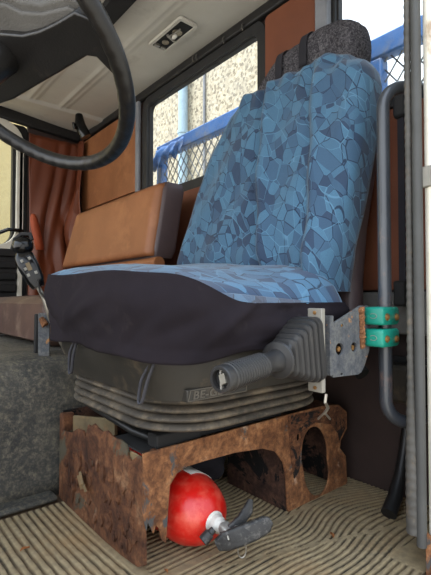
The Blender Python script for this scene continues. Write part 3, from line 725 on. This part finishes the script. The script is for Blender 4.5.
# pan
mb = MB(); R_ = []
for z, hx, hy, r in ((-.201, .235, .235, .06), (-.196, .252, .255, .07), (-.165, .262, .264, .08), (-.13, .280, .280, .10), (-.100, .284, .284, .10), (-.03, .262, .265, .09), (-.028, .25, .25, .08)):
    R_.append(rring(Vector((.70, .925, z)), X, Y, hx, hy, r, 8))
mb.loft(R_); pan = mb.build('seat_pan', M['pan'], D, smooth=50)
# name plate: raised field and letters on the near side of the pan
yn = .925-.258
mpan = M1('embossed_lettering', (88, 82, 72), (74, 68, 60), 20, .6)
fxa, fxb = at(187, 396, y=yn).x, at(244, 396, y=yn).x
np_ = MB(); np_.box((fxa-.004, yn-.006, -.1965), (fxb+.006, yn+.02, -.172)); npo = np_.build('name_plate', M['pan'], D, bevel=.002)
mb = MB()
for a_, b_ in (((fxa-.002, -.194), (fxa+.004, -.174)), ((fxa+.004, -.174), (fxb+.002, -.174)), ((fxa-.002, -.194), (fxb, -.194)), ((fxb+.002, -.174), (fxb, -.194))):
    mb.bar((a_[0], yn-.0065, a_[1]), (b_[0], yn-.0065, b_[1]), .0016, .0016)
mb.build('plate_rim', mpan, npo, smooth=0)
text('lettering', 'BE-GE', .0215, .0008, Matrix(((1.28, .15, 0, fxa+.008), (0, 0, -1, yn-.0068), (0, 1, 0, -.1915), (0, 0, 0, 1))), mpan, npo)
# cushion: lofted from a set of outlines, crowned
CX0, CX1, CY0, CY1 = .388, 1.01, .61, 1.245
cc = Vector(((CX0+CX1)/2, (CY0+CY1)/2, 0)); hx0, hy0 = (CX1-CX0)/2, (CY1-CY0)/2
def cring(k, n=96):
    """superellipse outline scaled by k"""
    out = []
    for i in range(n):
        t = 2*pi*i/n; c_, s_ = cos(t), sin(t); p = 5.5
        r = (abs(c_)**p+abs(s_)**p)**(-1/p); out.append((cc.x+hx0*k*r*c_, cc.y+hy0*k*r*s_, t))
    return out
def topz(x, y):
    fr = ss(.62, .42, x); nr = ss(.86, .64, y); fa = ss(1.12, 1.24, y)
    z = .082+.018*ss(.7, .95, x)+.022*ss(.85, 1.15, y)-.050*nr*(1-.5*fr)*(1-.65*ss(.70, .95, x))-.020*fr
    return z+.004*nz((x*8, y*8, 0), 1, 6)
def seamz(x, y):
    fr = ss(.60, .42, x); nr = ss(.80, .62, y)
    return .035+.020*fr-.045*nr*(1-fr*.75)+.010*ss(1.0, 1.2, y)
R_ = []
for k in (1.0, .985, .95, .90, .8, .65, .45, .25, .05):
    r = []
    for x, y, t in cring(k):
        a_ = ss(1.0, .72, k); s2 = seamz(x, y); tz = topz(x, y); h = 1-(1-min(1, (1-k)/.22))**2.2
        r.append(Vector((x, y, s2+(tz-s2)*h)))
    R_.append(r)
mb = MB(); mb.loft(R_[::-1], cap=True); mb.loft([R_[0], [Vector((v.x*.98+cc.x*.02, v.y*.98+cc.y*.02, -.02)) for v in R_[0]]], cap=False)
mb.build('seat_cushion', M['blue_lit'], D, smooth=70)
# skirt
rf_ = random.Random(3)
FOLDS = [(rf_.uniform(-.9, .45), rf_.uniform(-.10, .03), rf_.choice((-.35, .3, .6, -.7, .15)), rf_.uniform(.008, .016), rf_.choice((-1, 1))*rf_.uniform(.004, .008)) for _ in range(26)]
R_ = []
for i in range(31):
    u = i/30; r = []
    for x, y, t in cring(1.0, 260):
        dx, dy = cos(t), sin(t); s2 = seamz(x, y)+.006
        zb = -.100-.012*ss(.62, .48, x)*ss(.95, .66, y)+.003*sin(t*9)+.010*ss(.75, .95, x)
        z = s2-.004+(zb-s2)*u
        o_ = .012*sin(pi*min(1, u*1.2))-.005*u**3+.012*nz((x*5+y*5, z*14+x*6, 0), 1, 3)+.004*sin(z*60+x*25-y*20)*ss(.9, .3, u)*nz((x*4, y*4, 3))+.0015*sin(t*30)*u**2+.006*nz((x*7, y*7, z*9), 1, 8)
        fold = 0
        for fx_, fy_, ang, wd, am in FOLDS:            # (place along the outline, height, slant, width, depth)
            ux = (x-y)-fx_; q1 = ux*cos(ang)+(z-fy_)*sin(ang)*1.0; q2 = -ux*sin(ang)+(z-fy_)*cos(ang)
            fold += am*math.exp(-(q2/wd)**2)*math.exp(-(q1/.10)**2)
        o_ += fold
        if u < .12: o_ += .004*(1-u/.12)
        r.append(Vector((x+dx*o_, y+dy*o_, z)))
    R_.append(r)
mb = MB(); mb.loft(R_, cap=False); mb.build('skirt', M['skirt'], D, smooth=80, solid=.003)['label'] = 'plum black stretch skirt'
# hanging elastic loops
def eloop(px0, py0, px1, py1, pl, n_):
    p = at(px0, py0, **pl); q = at(px1, py1, **pl); side = Vector((0, .010, 0)) if 'x' in pl else Vector((.010, 0, 0))
    off = Vector((-.012, 0, 0)) if 'x' in pl else Vector((0, -.012, 0))
    pts = [p-side*.6+off*.2, p-side*1.1+(q-p)*.4+off, q-side*.7+off*.8-(q-p)*.08, q+off*.8, q+side*.9+off*.8-(q-p)*.1, p+side*.8+(q-p)*.4+off*1.2, p+side*.5+off*.2]
    rows = []
    from mathutils.geometry import interpolate_bezier
    fine = []
    for i in range(len(pts)-1):
        for k in range(5): fine.append(pts[i].lerp(pts[i+1], k/5))
    fine.append(pts[-1])
    for _ in range(3): fine = [fine[0]]+[(fine[i-1]+fine[i]*2+fine[i+1])/4 for i in range(1, len(fine)-1)]+[fine[-1]]
    wv = off.normalized()
    mb = MB(); mb.grid([[f-wv*.0035, f+wv*.0035] for f in fine]); return mb.build('elastic_loop', M['strap'], D, solid=.0016)
eloop(78, 338, 74, 374, dict(x=.415), 0)
eloop(154, 362, 144, 404, dict(x=.435), 1)
# backrest cover
xf = [(.03, .905), (.13, .90), (.3, .945), (.5, 1.0), (.66, 1.05), (.76, 1.085), (.80, 1.12)]
yfar = [(.03, 1.33), (.13, 1.33), (.386, 1.30), (.55, 1.255), (.66, 1.215), (.74, 1.14), (.765, 1.09)]
ynear = [(.03, .645), (.12, .632), (.3, .62), (.6, .612), (.64, .625), (.68, .655), (.72, .70), (.765, .74)]
thk = [(.03, .145), (.3, .16), (.4, .16), (.66, .13), (.79, .10)]
R_ = []
for i in range(60):
    z = .02+.712*i/59; a_, b_ = lerp(ynear, z), lerp(yfar, z); x_ = lerp(xf, z); tk = lerp(thk, z); c_ = Vector((x_+tk/2, (a_+b_)/2, z))
    ring = rring(c_, X, Y, tk/2, (b_-a_)/2, .055, 8)
    # resample densely along the outline
    dense = []
    for p, q in zip(ring, ring[1:]+ring[:1]):
        n_ = max(1, int((q-p).length/.012)); dense += [(p.lerp(q, k/n_)) for k in range(n_)]
    R_.append((z, dense, x_, tk, a_, b_))
# fixed vertex count per ring by arc length
def resample(pts, n):
    L_ = [0]
    for p, q in zip(pts, pts[1:]+pts[:1]): L_.append(L_[-1]+(q-p).length)
    tot = L_[-1]; out = []; j = 0; cl = pts+[pts[0]]
    for k in range(n):
        s = tot*k/n
        while L_[j+1] < s: j += 1
        f_ = (s-L_[j])/max(1e-9, L_[j+1]-L_[j]); out.append(cl[j].lerp(cl[j+1], f_))
    return out
rings = []
for z, dn, x_, tk, a_, b_ in R_:
    r = []
    f1 = lerp([(.05, .86), (.4, .95), (.78, 1.01)], z); f2 = lerp([(.05, .70), (.4, .745), (.78, .82)], z); f3 = lerp([(.05, 1.06), (.4, 1.12), (.78, 1.09)], z)
    for v in resample(dn, 220):
        fr = ss(x_+tk*.55, x_, v.x)
        y = v.y
        d_ = -.024*math.exp(-((y-f1+.022)/.028)**2)+.014*math.exp(-((y-f1-.012)/.02)**2)
        d_ += -.020*math.exp(-((y-f2+.02)/.026)**2)+.013*math.exp(-((y-f2-.014)/.018)**2)
        d_ += -.008*math.exp(-((y-f3)/.05)**2)
        pl_ = ss(.60, .78, z); d_ += pl_*.010*sin(y*95+3*nz((y*6, z*3, 0)))
        d_ += .006*nz((y*9, z*7, 0), 1, 3)+.004*sin(y*30+z*22)
        d_ += -.012*(math.exp(-((z-.64)/.03)**2)*ss(.80, .66, y))+.016*(math.exp(-((z-.70)/.02)**2)*ss(.82, .70, y))
        zz = z+(.02*pl_*nz((y*22, 1, 0), 1, 2))
        sag = 0
        d_ += -.020*ss(.20, .07, z)*ss(.80, .66, y)
        r.append(Vector((v.x+d_*fr, y+.006*nz((v.x*9, z*8, 0), 1, 9)*(1-fr), zz)))
    rings.append(r)
mb = MB(); mb.loft(rings, cap=True); mb.build('backrest', M['blue'], D, smooth=80)
# hard back shell behind the cover
mb = MB(); mb.loft([rring(Vector((lerp(xf, z)+lerp(thk, z)+.015, .94, z)), X, Y, .035, .29*(1-.35*ss(.55, .78, z)), .03) for z in (-.04, .05, .2, .4, .6, .72, .76)]); mb.build('back_shell', M['plum'], D)
# headrest: fleece-covered, two straps
R_ = []
hy_a, hy_b = .685, 1.10
for i in range(34):
    u = i/33; r = []
    ph = pi*(.02+.96*u); y = hy_a+(hy_b-hy_a)*u
    env = (1-abs(2*u-1)**8)**.5
    ztop = .862+.012*ss(.1, .35, u)-.015*ss(.42, .55, u)-.075*ss(.62, 1.0, u)**1.5-.02*ss(.13, 0, u)
    zlow = .70; zc = (ztop+zlow)/2; hz = (ztop-zlow)/2*(.55+.45*env); hxx = .062*(.45+.55*env)
    for j in range(36):
        t = 2*pi*j/36; c_, s_ = cos(t), sin(t); p = 3.0; rr = (abs(c_)**p+abs(s_)**p)**(-1/p)
        v = Vector((1.165+hxx*rr*c_, y, zc+hz*rr*s_)); k = .007*nz(v, 14, 4)+.004*nz(v, 34, 2)
        if .44 < u < .50 or .66 < u < .72: k -= .006
        r.append(v+Vector((c_*k, 0, s_*k)))
    R_.append(r)
mb = MB(); mb.loft(R_); hr = mb.build('headrest', M['wool'], D, smooth=80); hr['label'] = 'grey fleece covered headrest'
for uu in (.45, .70):
    y = hy_a+(hy_b-hy_a)*uu; ztop = .862+.012-.015*ss(.42, .55, uu)-.075*ss(.62, 1.0, uu)**1.5; mb = MB(); rows = []
    zc = (ztop+.70)/2; hz = (ztop-.70)/2
    for j in range(29):
        t = -pi*.28+2*pi*.78*j/28+pi*.0; t = radians(200)-radians(240)*j/28; c_, s_ = cos(t), sin(t); p = 3.0; rr = (abs(c_)**p+abs(s_)**p)**(-1/p)
        rows.append([Vector((1.165+(.0655)*rr*c_, y+w, zc+(hz+.004)*rr*s_)) for w in (-.015, -.012, .012, .015)])
    mb.grid(rows); mb.build('strap', M['cloth'], hr, solid=.003)

# ---------------------------------------------------------------- grab rail
GX, GY = .952, .518
gtop, gbot = at(383, 86, y=GY).z, at(383, 424, y=GY).z
pts = []; r_ = .055
end = Vector((1.04, .462, 0))
dirn = (end-Vector((GX, GY, 0))).normalized()
c_t = Vector((GX, GY, gtop-r_)); 
pts.append(Vector((end.x, end.y, gbot+.012)))
pts.append(Vector((GX, GY, gbot))+dirn*r_)
for k in range(1, 9):
    t = pi/2*k/8; pts.append(Vector((GX, GY, gbot+r_))+dirn*(r_*(1-sin(t)))+Z*(-r_*cos(t)))
for k in range(1, 20): pts.append(Vector((GX, GY, gbot+r_+(gtop-gbot-2*r_)*k/19.0)))
for k in range(1, 9):
    t = pi/2*k/8; pts.append(Vector((GX, GY, gtop-r_))+dirn*(r_*(1-cos(t)))+Z*(r_*sin(t)))
pts.append(Vector((end.x, end.y, gtop-.008)))
mb = MB(); mb.tube(pts, .0150, 20); tag(mb.build('grab_rail', M['rail'], smooth=60), 'worn grey tubular grab rail bent at both ends beside the seat', 'grab rail')

# ---------------------------------------------------------------- side lever with boot, bracket and green clamps
LV = thing('side_lever', (.72, .53, -.18), 'grey side lever with rubber boot on a steel bracket clamped to the rail', 'lever')
FXx = .725
mb = MB(); mb.box((FXx, .530, -.190), (FXx+.012, .566, -.019)); fl_ = mb.build('mounting_flange', M['flange'], LV, bevel=.002)
for z in (-.181, -.028): mb = MB(); mb.lathe((FXx-.0005, .547, z), (-1, 0, 0), [(0, .004), (.0015, .004), (.002, .001)], 12); mb.build('screw', M['brass'], fl_)
R_ = []
steps = [(.0, .066, .037), (.014, .066, .037), (.016, .054, .030)]
for k_, (wz_, wy_) in enumerate(((.064, .036), (.058, .034), (.051, .032), (.044, .030), (.037, .027))):
    h_ = .018+.0155*k_; steps += [(h_, wz_*.84, wy_*.84), (h_+.003, wz_, wy_), (h_+.0095, wz_*.98, wy_*.98), (h_+.012, wz_*.80, wy_*.80)]
steps += [(.098, .024, .022), (.112, .022, .02)]
bc = Vector((FXx, .563, -.102)); bend = Vector((.615, .550, -.115)); bd = (bend-bc).normalized()
u2 = Vector((0, 1, 0)); u2 = (u2-bd*u2.dot(bd)).normalized(); w2 = bd.cross(u2)
for h, wz, wy in steps: R_.append(rring(bc+bd*h, u2, w2, wy, wz, min(wy, wz)*.45, 6))
mb = MB(); mb.loft(R_); mb.build('rubber_boot', M['grip'], LV, smooth=28)
ge = Vector((.447, .522, -.128)); gs = bend; gd = (ge-gs).normalized(); Lg = (ge-gs).length
prof = [(-.02, .020), (-.004, .021), (-.004, .034), (.0, .036), (.003, .034), (.006, .022), (.02, .0195), (.05, .0195)]
for k in range(14):
    h = .055+.007*k; prof += [(h, .0215), (h+.0012, .0235), (h+.005, .0235), (h+.0062, .0215)]
prof += [(.158, .0225), (.166, .0225), (Lg-.002, .0225), (Lg, .021), (Lg, .016), (Lg-.02, .015), (Lg-.02, .001)]
prof = [p_ for p_ in prof if p_[0] <= Lg+.001]; prof2 = []; last = -1
for h, r in prof:
    prof2.append((h, r))
mb = MB(); mb.lathe(gs, gd, prof2, 32); mb.build('grip', M['grip'], LV, smooth=35)
mb = MB(); a_ = gd.orthogonal().normalized(); 
mb.lathe(ge-gd*.02, gd, [(0, .0145), (.012, .014), (.014, .004)], 20); mb.build('end_button', M['blackm'], LV)
mb = MB(); u3 = Z.cross(gd).normalized(); mb.bar(ge-gd*.006-Z*.018+u3*.0, ge-gd*.004+Z*.016+u3*.0, .0035, .006, gd); mb.build('broken_rim', M['alu'], LV)
mb = MB(); mb.bar(ge-gd*.004+u3*.010-Z*.006, ge-gd*.006+u3*.004+Z*.008, .012, .014, gd); mb.build('switch', M['tin'], LV)
# bracket plate
by_ = .540
def bx(px, py): v = at(px, py, y=by_); return (v.x, v.z)
lp = [bx(*q) for q in ((332, 324), (360, 306), (367, 306), (368, 350), (363, 366), (360, 372), (357, 374), (332, 377))]
hs = [[bx(px+rx*cos(t), py+ry*sin(t)) for t in [2*pi*k/18 for k in range(18)]] for px, py, rx, ry in ((338.5, 349, 4.2, 6.5), (353, 347, 3.2, 5.2), (341, 325.5, 1.6, 2), (340.5, 374, 1.4, 1.6))]
plate('bracket_plate', [lp]+hs, .005, MXZ(by_), M['steelp'], LV, bevel=.0008)['label'] = 'scuffed steel bracket plate with holes'
bq = MB(); 
bq.box((bx(332, 340)[0]-.012, by_-.004, -.160), (bx(332, 340)[0]+.001, .585, -.035)); bq.build('bracket_flange', M['steelp'], LV, bevel=.001)
mb = MB()
for px, py in ((337.5, 349), (351.5, 347.5), (341, 325.5)):
    v = at(px, py, y=by_+.004); mb = MB(); mb.lathe(v, (0, -1, 0), [(0, .006), (.004, .006), (.0045, .002)], 6); mb.build('bolt', M['brass'], LV, smooth=20)
# rust bead where the clamps are welded on
rows = []; mb = MB()
v0, v1 = at(361, 307, y=by_-.004), at(362, 347, y=by_-.004); pts = [v0.lerp(v1, k/24)+Vector((.004*nz((k, 0, 0), .9), 0, 0)) for k in range(25)]
mb.tube(pts, [.008+.004*nz((k, 3, 0), .7) for k in range(25)], 8); mb.build('weld_bead', M['edge'], LV)
for n_, (za, zb) in enumerate(((307, 325), (329, 347))):
    yf = .492; z_a, z_b = at(390, zb, y=yf).z, at(390, za, y=yf).z
    x_a, x_b = at(382.5, 320, y=yf).x, at(399.5, 320, y=yf).x
    hz = (z_b-z_a)/2; R_ = []
    for h, k in ((0, .7), (.003, 1), (.043, 1), (.046, .7)):
        R_.append(rring(Vector(((x_a+x_b)/2, yf+h, (z_a+z_b)/2)), X, Z, (x_b-x_a)/2-(1-k)*.008, hz-(1-k)*.008, .008, 4))
    mb = MB(); mb.loft(R_); cb = mb.build('clamp_block', M['teal'], LV, smooth=50); cb['label'] = 'teal painted clamp block'
    for px in (387, 396.5):
        v = at(px, (za+zb)/2+1, y=yf); mb = MB(); mb.lathe(v+Y*.001, (0, -1, 0), [(0, .0085), (.0015, .0085), (.0015, .006), (.005, .006), (.006, .003)], 16); mb.build('bolt', M['brass'], cb, smooth=20)
    # cast emblem: an open hook mark on the face towards the seat
    v = at(373, (za+zb)/2, x=x_a-.0005); mb = MB(); mb.tube([v+Vector((0, .009*cos(t), .0055*sin(t))) for t in [radians(40+280*k/12) for k in range(13)]], .0007, 6); mb.build('cast_mark', M['flange'], cb)
# frayed wire hanging under the flange
p = at(326, 394, y=.56)
mb = MB(); mb.tube([p, at(325, 402, y=.56), at(328, 408, y=.57), at(324, 414, y=.58)], .0035, 8); mb.tube([at(324, 413, y=.58), at(318, 419, y=.60)], .0025, 6); mb.tube([at(325, 413, y=.58), at(330, 419, y=.60)], .0025, 6)
mb.build('frayed_wire', M['tin'], LV)

# ---------------------------------------------------------------- things by the door pillar
mb = MB(); mb.tube([at(407, 425, t=1.22), at(404, 450, t=1.21), at(400, 475, t=1.19), at(395, 497, t=1.16), at(388.5, 514, t=1.125)], [.013, .014, .016, .019, .02], 16)
tag(mb.build('rubber_hose', M['black']), 'black rubber hose end slanting down to the floor by the pillar', 'hose')
bl = thing('seat_belt', (1.03, .50, -.1), 'dark seat belt hanging beside the door pillar behind the rail', 'seat belt')
mb = MB(); mb.box((1.148, .565, .05), (1.153, .583, .52)); mb.build('webbing', M['cloth'], bl)
mb = MB(); mb.box((1.135, .555, .50), (1.165, .592, .58)); mb.build('guide', M['blackm'], bl, bevel=.01)
mb = MB(); mb.box((1.13, .56, -.02), (1.17, .592, .05)); mb.build('buckle', M['blackm'], bl, bevel=.006)
rb = thing('belt_reel', (1.12, .56, -.3), 'dark grey belt reel box low on the rear wall behind the rail', 'belt reel')
a = at(390, 365, x=1.17); b2 = at(412, 398, x=1.10)
mb = MB(); mb.box((1.10, .50, -.275), (1.175, .62, -.175)); mb.build('housing', M['pan'], rb, bevel=.012)
mb = MB(); mb.box((1.176, .49, -.29), (1.182, .64, -.16)); mb.build('back_plate', M['blackm'], rb)
mb = MB(); mb.tube([(1.09, .66, -.21), (1.10, .72, -.16), (1.15, .76, -.12)], .02, 12); mb.build('mount_arm', M['blackm'], rb)
# dry leaves on the mat
def leaf(px, py, s_, a_, lab):
    c_ = at(px, py, z=FZ+.008); mb = MB(); rows = []
    for i in range(7):
        u = i/6; w = s_*.35*sin(pi*(.05+.9*u)); l = s_*(u-.5)*2
        rows.append([c_+Vector((l*cos(a_)-v*w*sin(a_), l*sin(a_)+v*w*cos(a_), .003*abs(v)+.002*sin(u*5))) for v in (-1, 0, 1)])
    mb.grid(rows); tag(mb.build('dry_leaf', M['leaf'], solid=.0006), lab, 'leaf', 'dry leaves on the mat')
leaf(25, 549, .012, .3, 'small dry brown leaf on the ribbed mat at lower left')
leaf(332, 535, .013, .9, 'orange dry leaf on the mat in front of the oval hole')
leaf(166, 571, .008, 1.4, 'tiny orange leaf crumb on the floor below the torn corner')

# ---------------------------------------------------------------- steering wheel
n_ = Vector((.5994, .0912, .7952)).normalized(); wc = Vector((.1941, .7939, .4255)); WR = .235
SW = thing('steering_wheel', wc, 'large dark steering wheel with grey spoke pad at upper left', 'steering wheel')
u_sp = (at(108, 34, n=n_, c=wc)-wc); u_sp = (u_sp-n_*u_sp.dot(n_)).normalized(); v_sp = n_.cross(u_sp)
def rf(i, d_):
    b_ = max(0, -d_.dot(n_)); 
    return 1+.08*b_*b_*abs(sin(i*pi/8))-.02
mb = MB(); NN = 416
mb.tube([wc+(u_sp*cos(2*pi*k/NN)+v_sp*sin(2*pi*k/NN))*WR for k in range(NN)], .0145, 18, closed=True, rf=rf); mb.build('rim', M['wheel'], SW, smooth=70)
Mw = Matrix((u_sp, v_sp, n_)).transposed().to_4x4(); Mw.translation = wc
Mi = Mw.inverted()
def loc2(px, py):
    v = Mi @ at(px, py, n=n_, c=wc); return (v.x, v.y)
boss = [(.232, -.020), (.205, -.036), (.163, -.028), (.119, -.022), (.076, -.021), (.03, -.030), (-.03, -.030), (-.076, -.021), (-.119, -.022), (-.163, -.028), (-.205, -.036), (-.232, -.02),
        (-.228, .035), (-.213, .028), (-.19, .030), (-.15, .052), (-.094, .080), (-.05, .074), (0, .062), (.041, .052), (.105, .037), (.149, .026), (.187, .017), (.207, .022), (.222, .050), (.233, .045)]
plate('spoke', [boss], .012, Mw @ Matrix.Translation((0, 0, -.002)), M['wheel'], SW, bevel=.004)
pad_ = [(.205, -.037), (.19, -.050), (.13, -.050), (.09, -.060), (.067, -.078), (0, -.1), (-.067, -.078), (-.09, -.06), (-.13, -.05), (-.19, -.05), (-.205, -.037), (-.12, .0), (0, .01), (.12, 0)]
plate('spoke_pad', [pad_], .014, Mw @ Matrix.Translation((0, 0, .018)), M['wheelgrey'], SW, bevel=.006)['label'] = 'grey grained pad on the spoke'
plate('pad_step', [[(a_*.98, b_*.80 if b_ < 0 else b_) for a_, b_ in pad_]], .010, Mw @ Matrix.Translation((0, 0, .008)), M['wheelgrey'], SW, bevel=.004)
mb = MB(); mb.lathe(wc, -n_, [(.0, .03), (.006, .032), (.03, .03), (.10, .028)], 32); mb.build('hub', M['wheel'], SW)
mb = MB(); mb.tube([wc-n_*.09, wc-n_*.4, wc-n_*.95], .028, 16); mb.build('column', M['black'], SW)
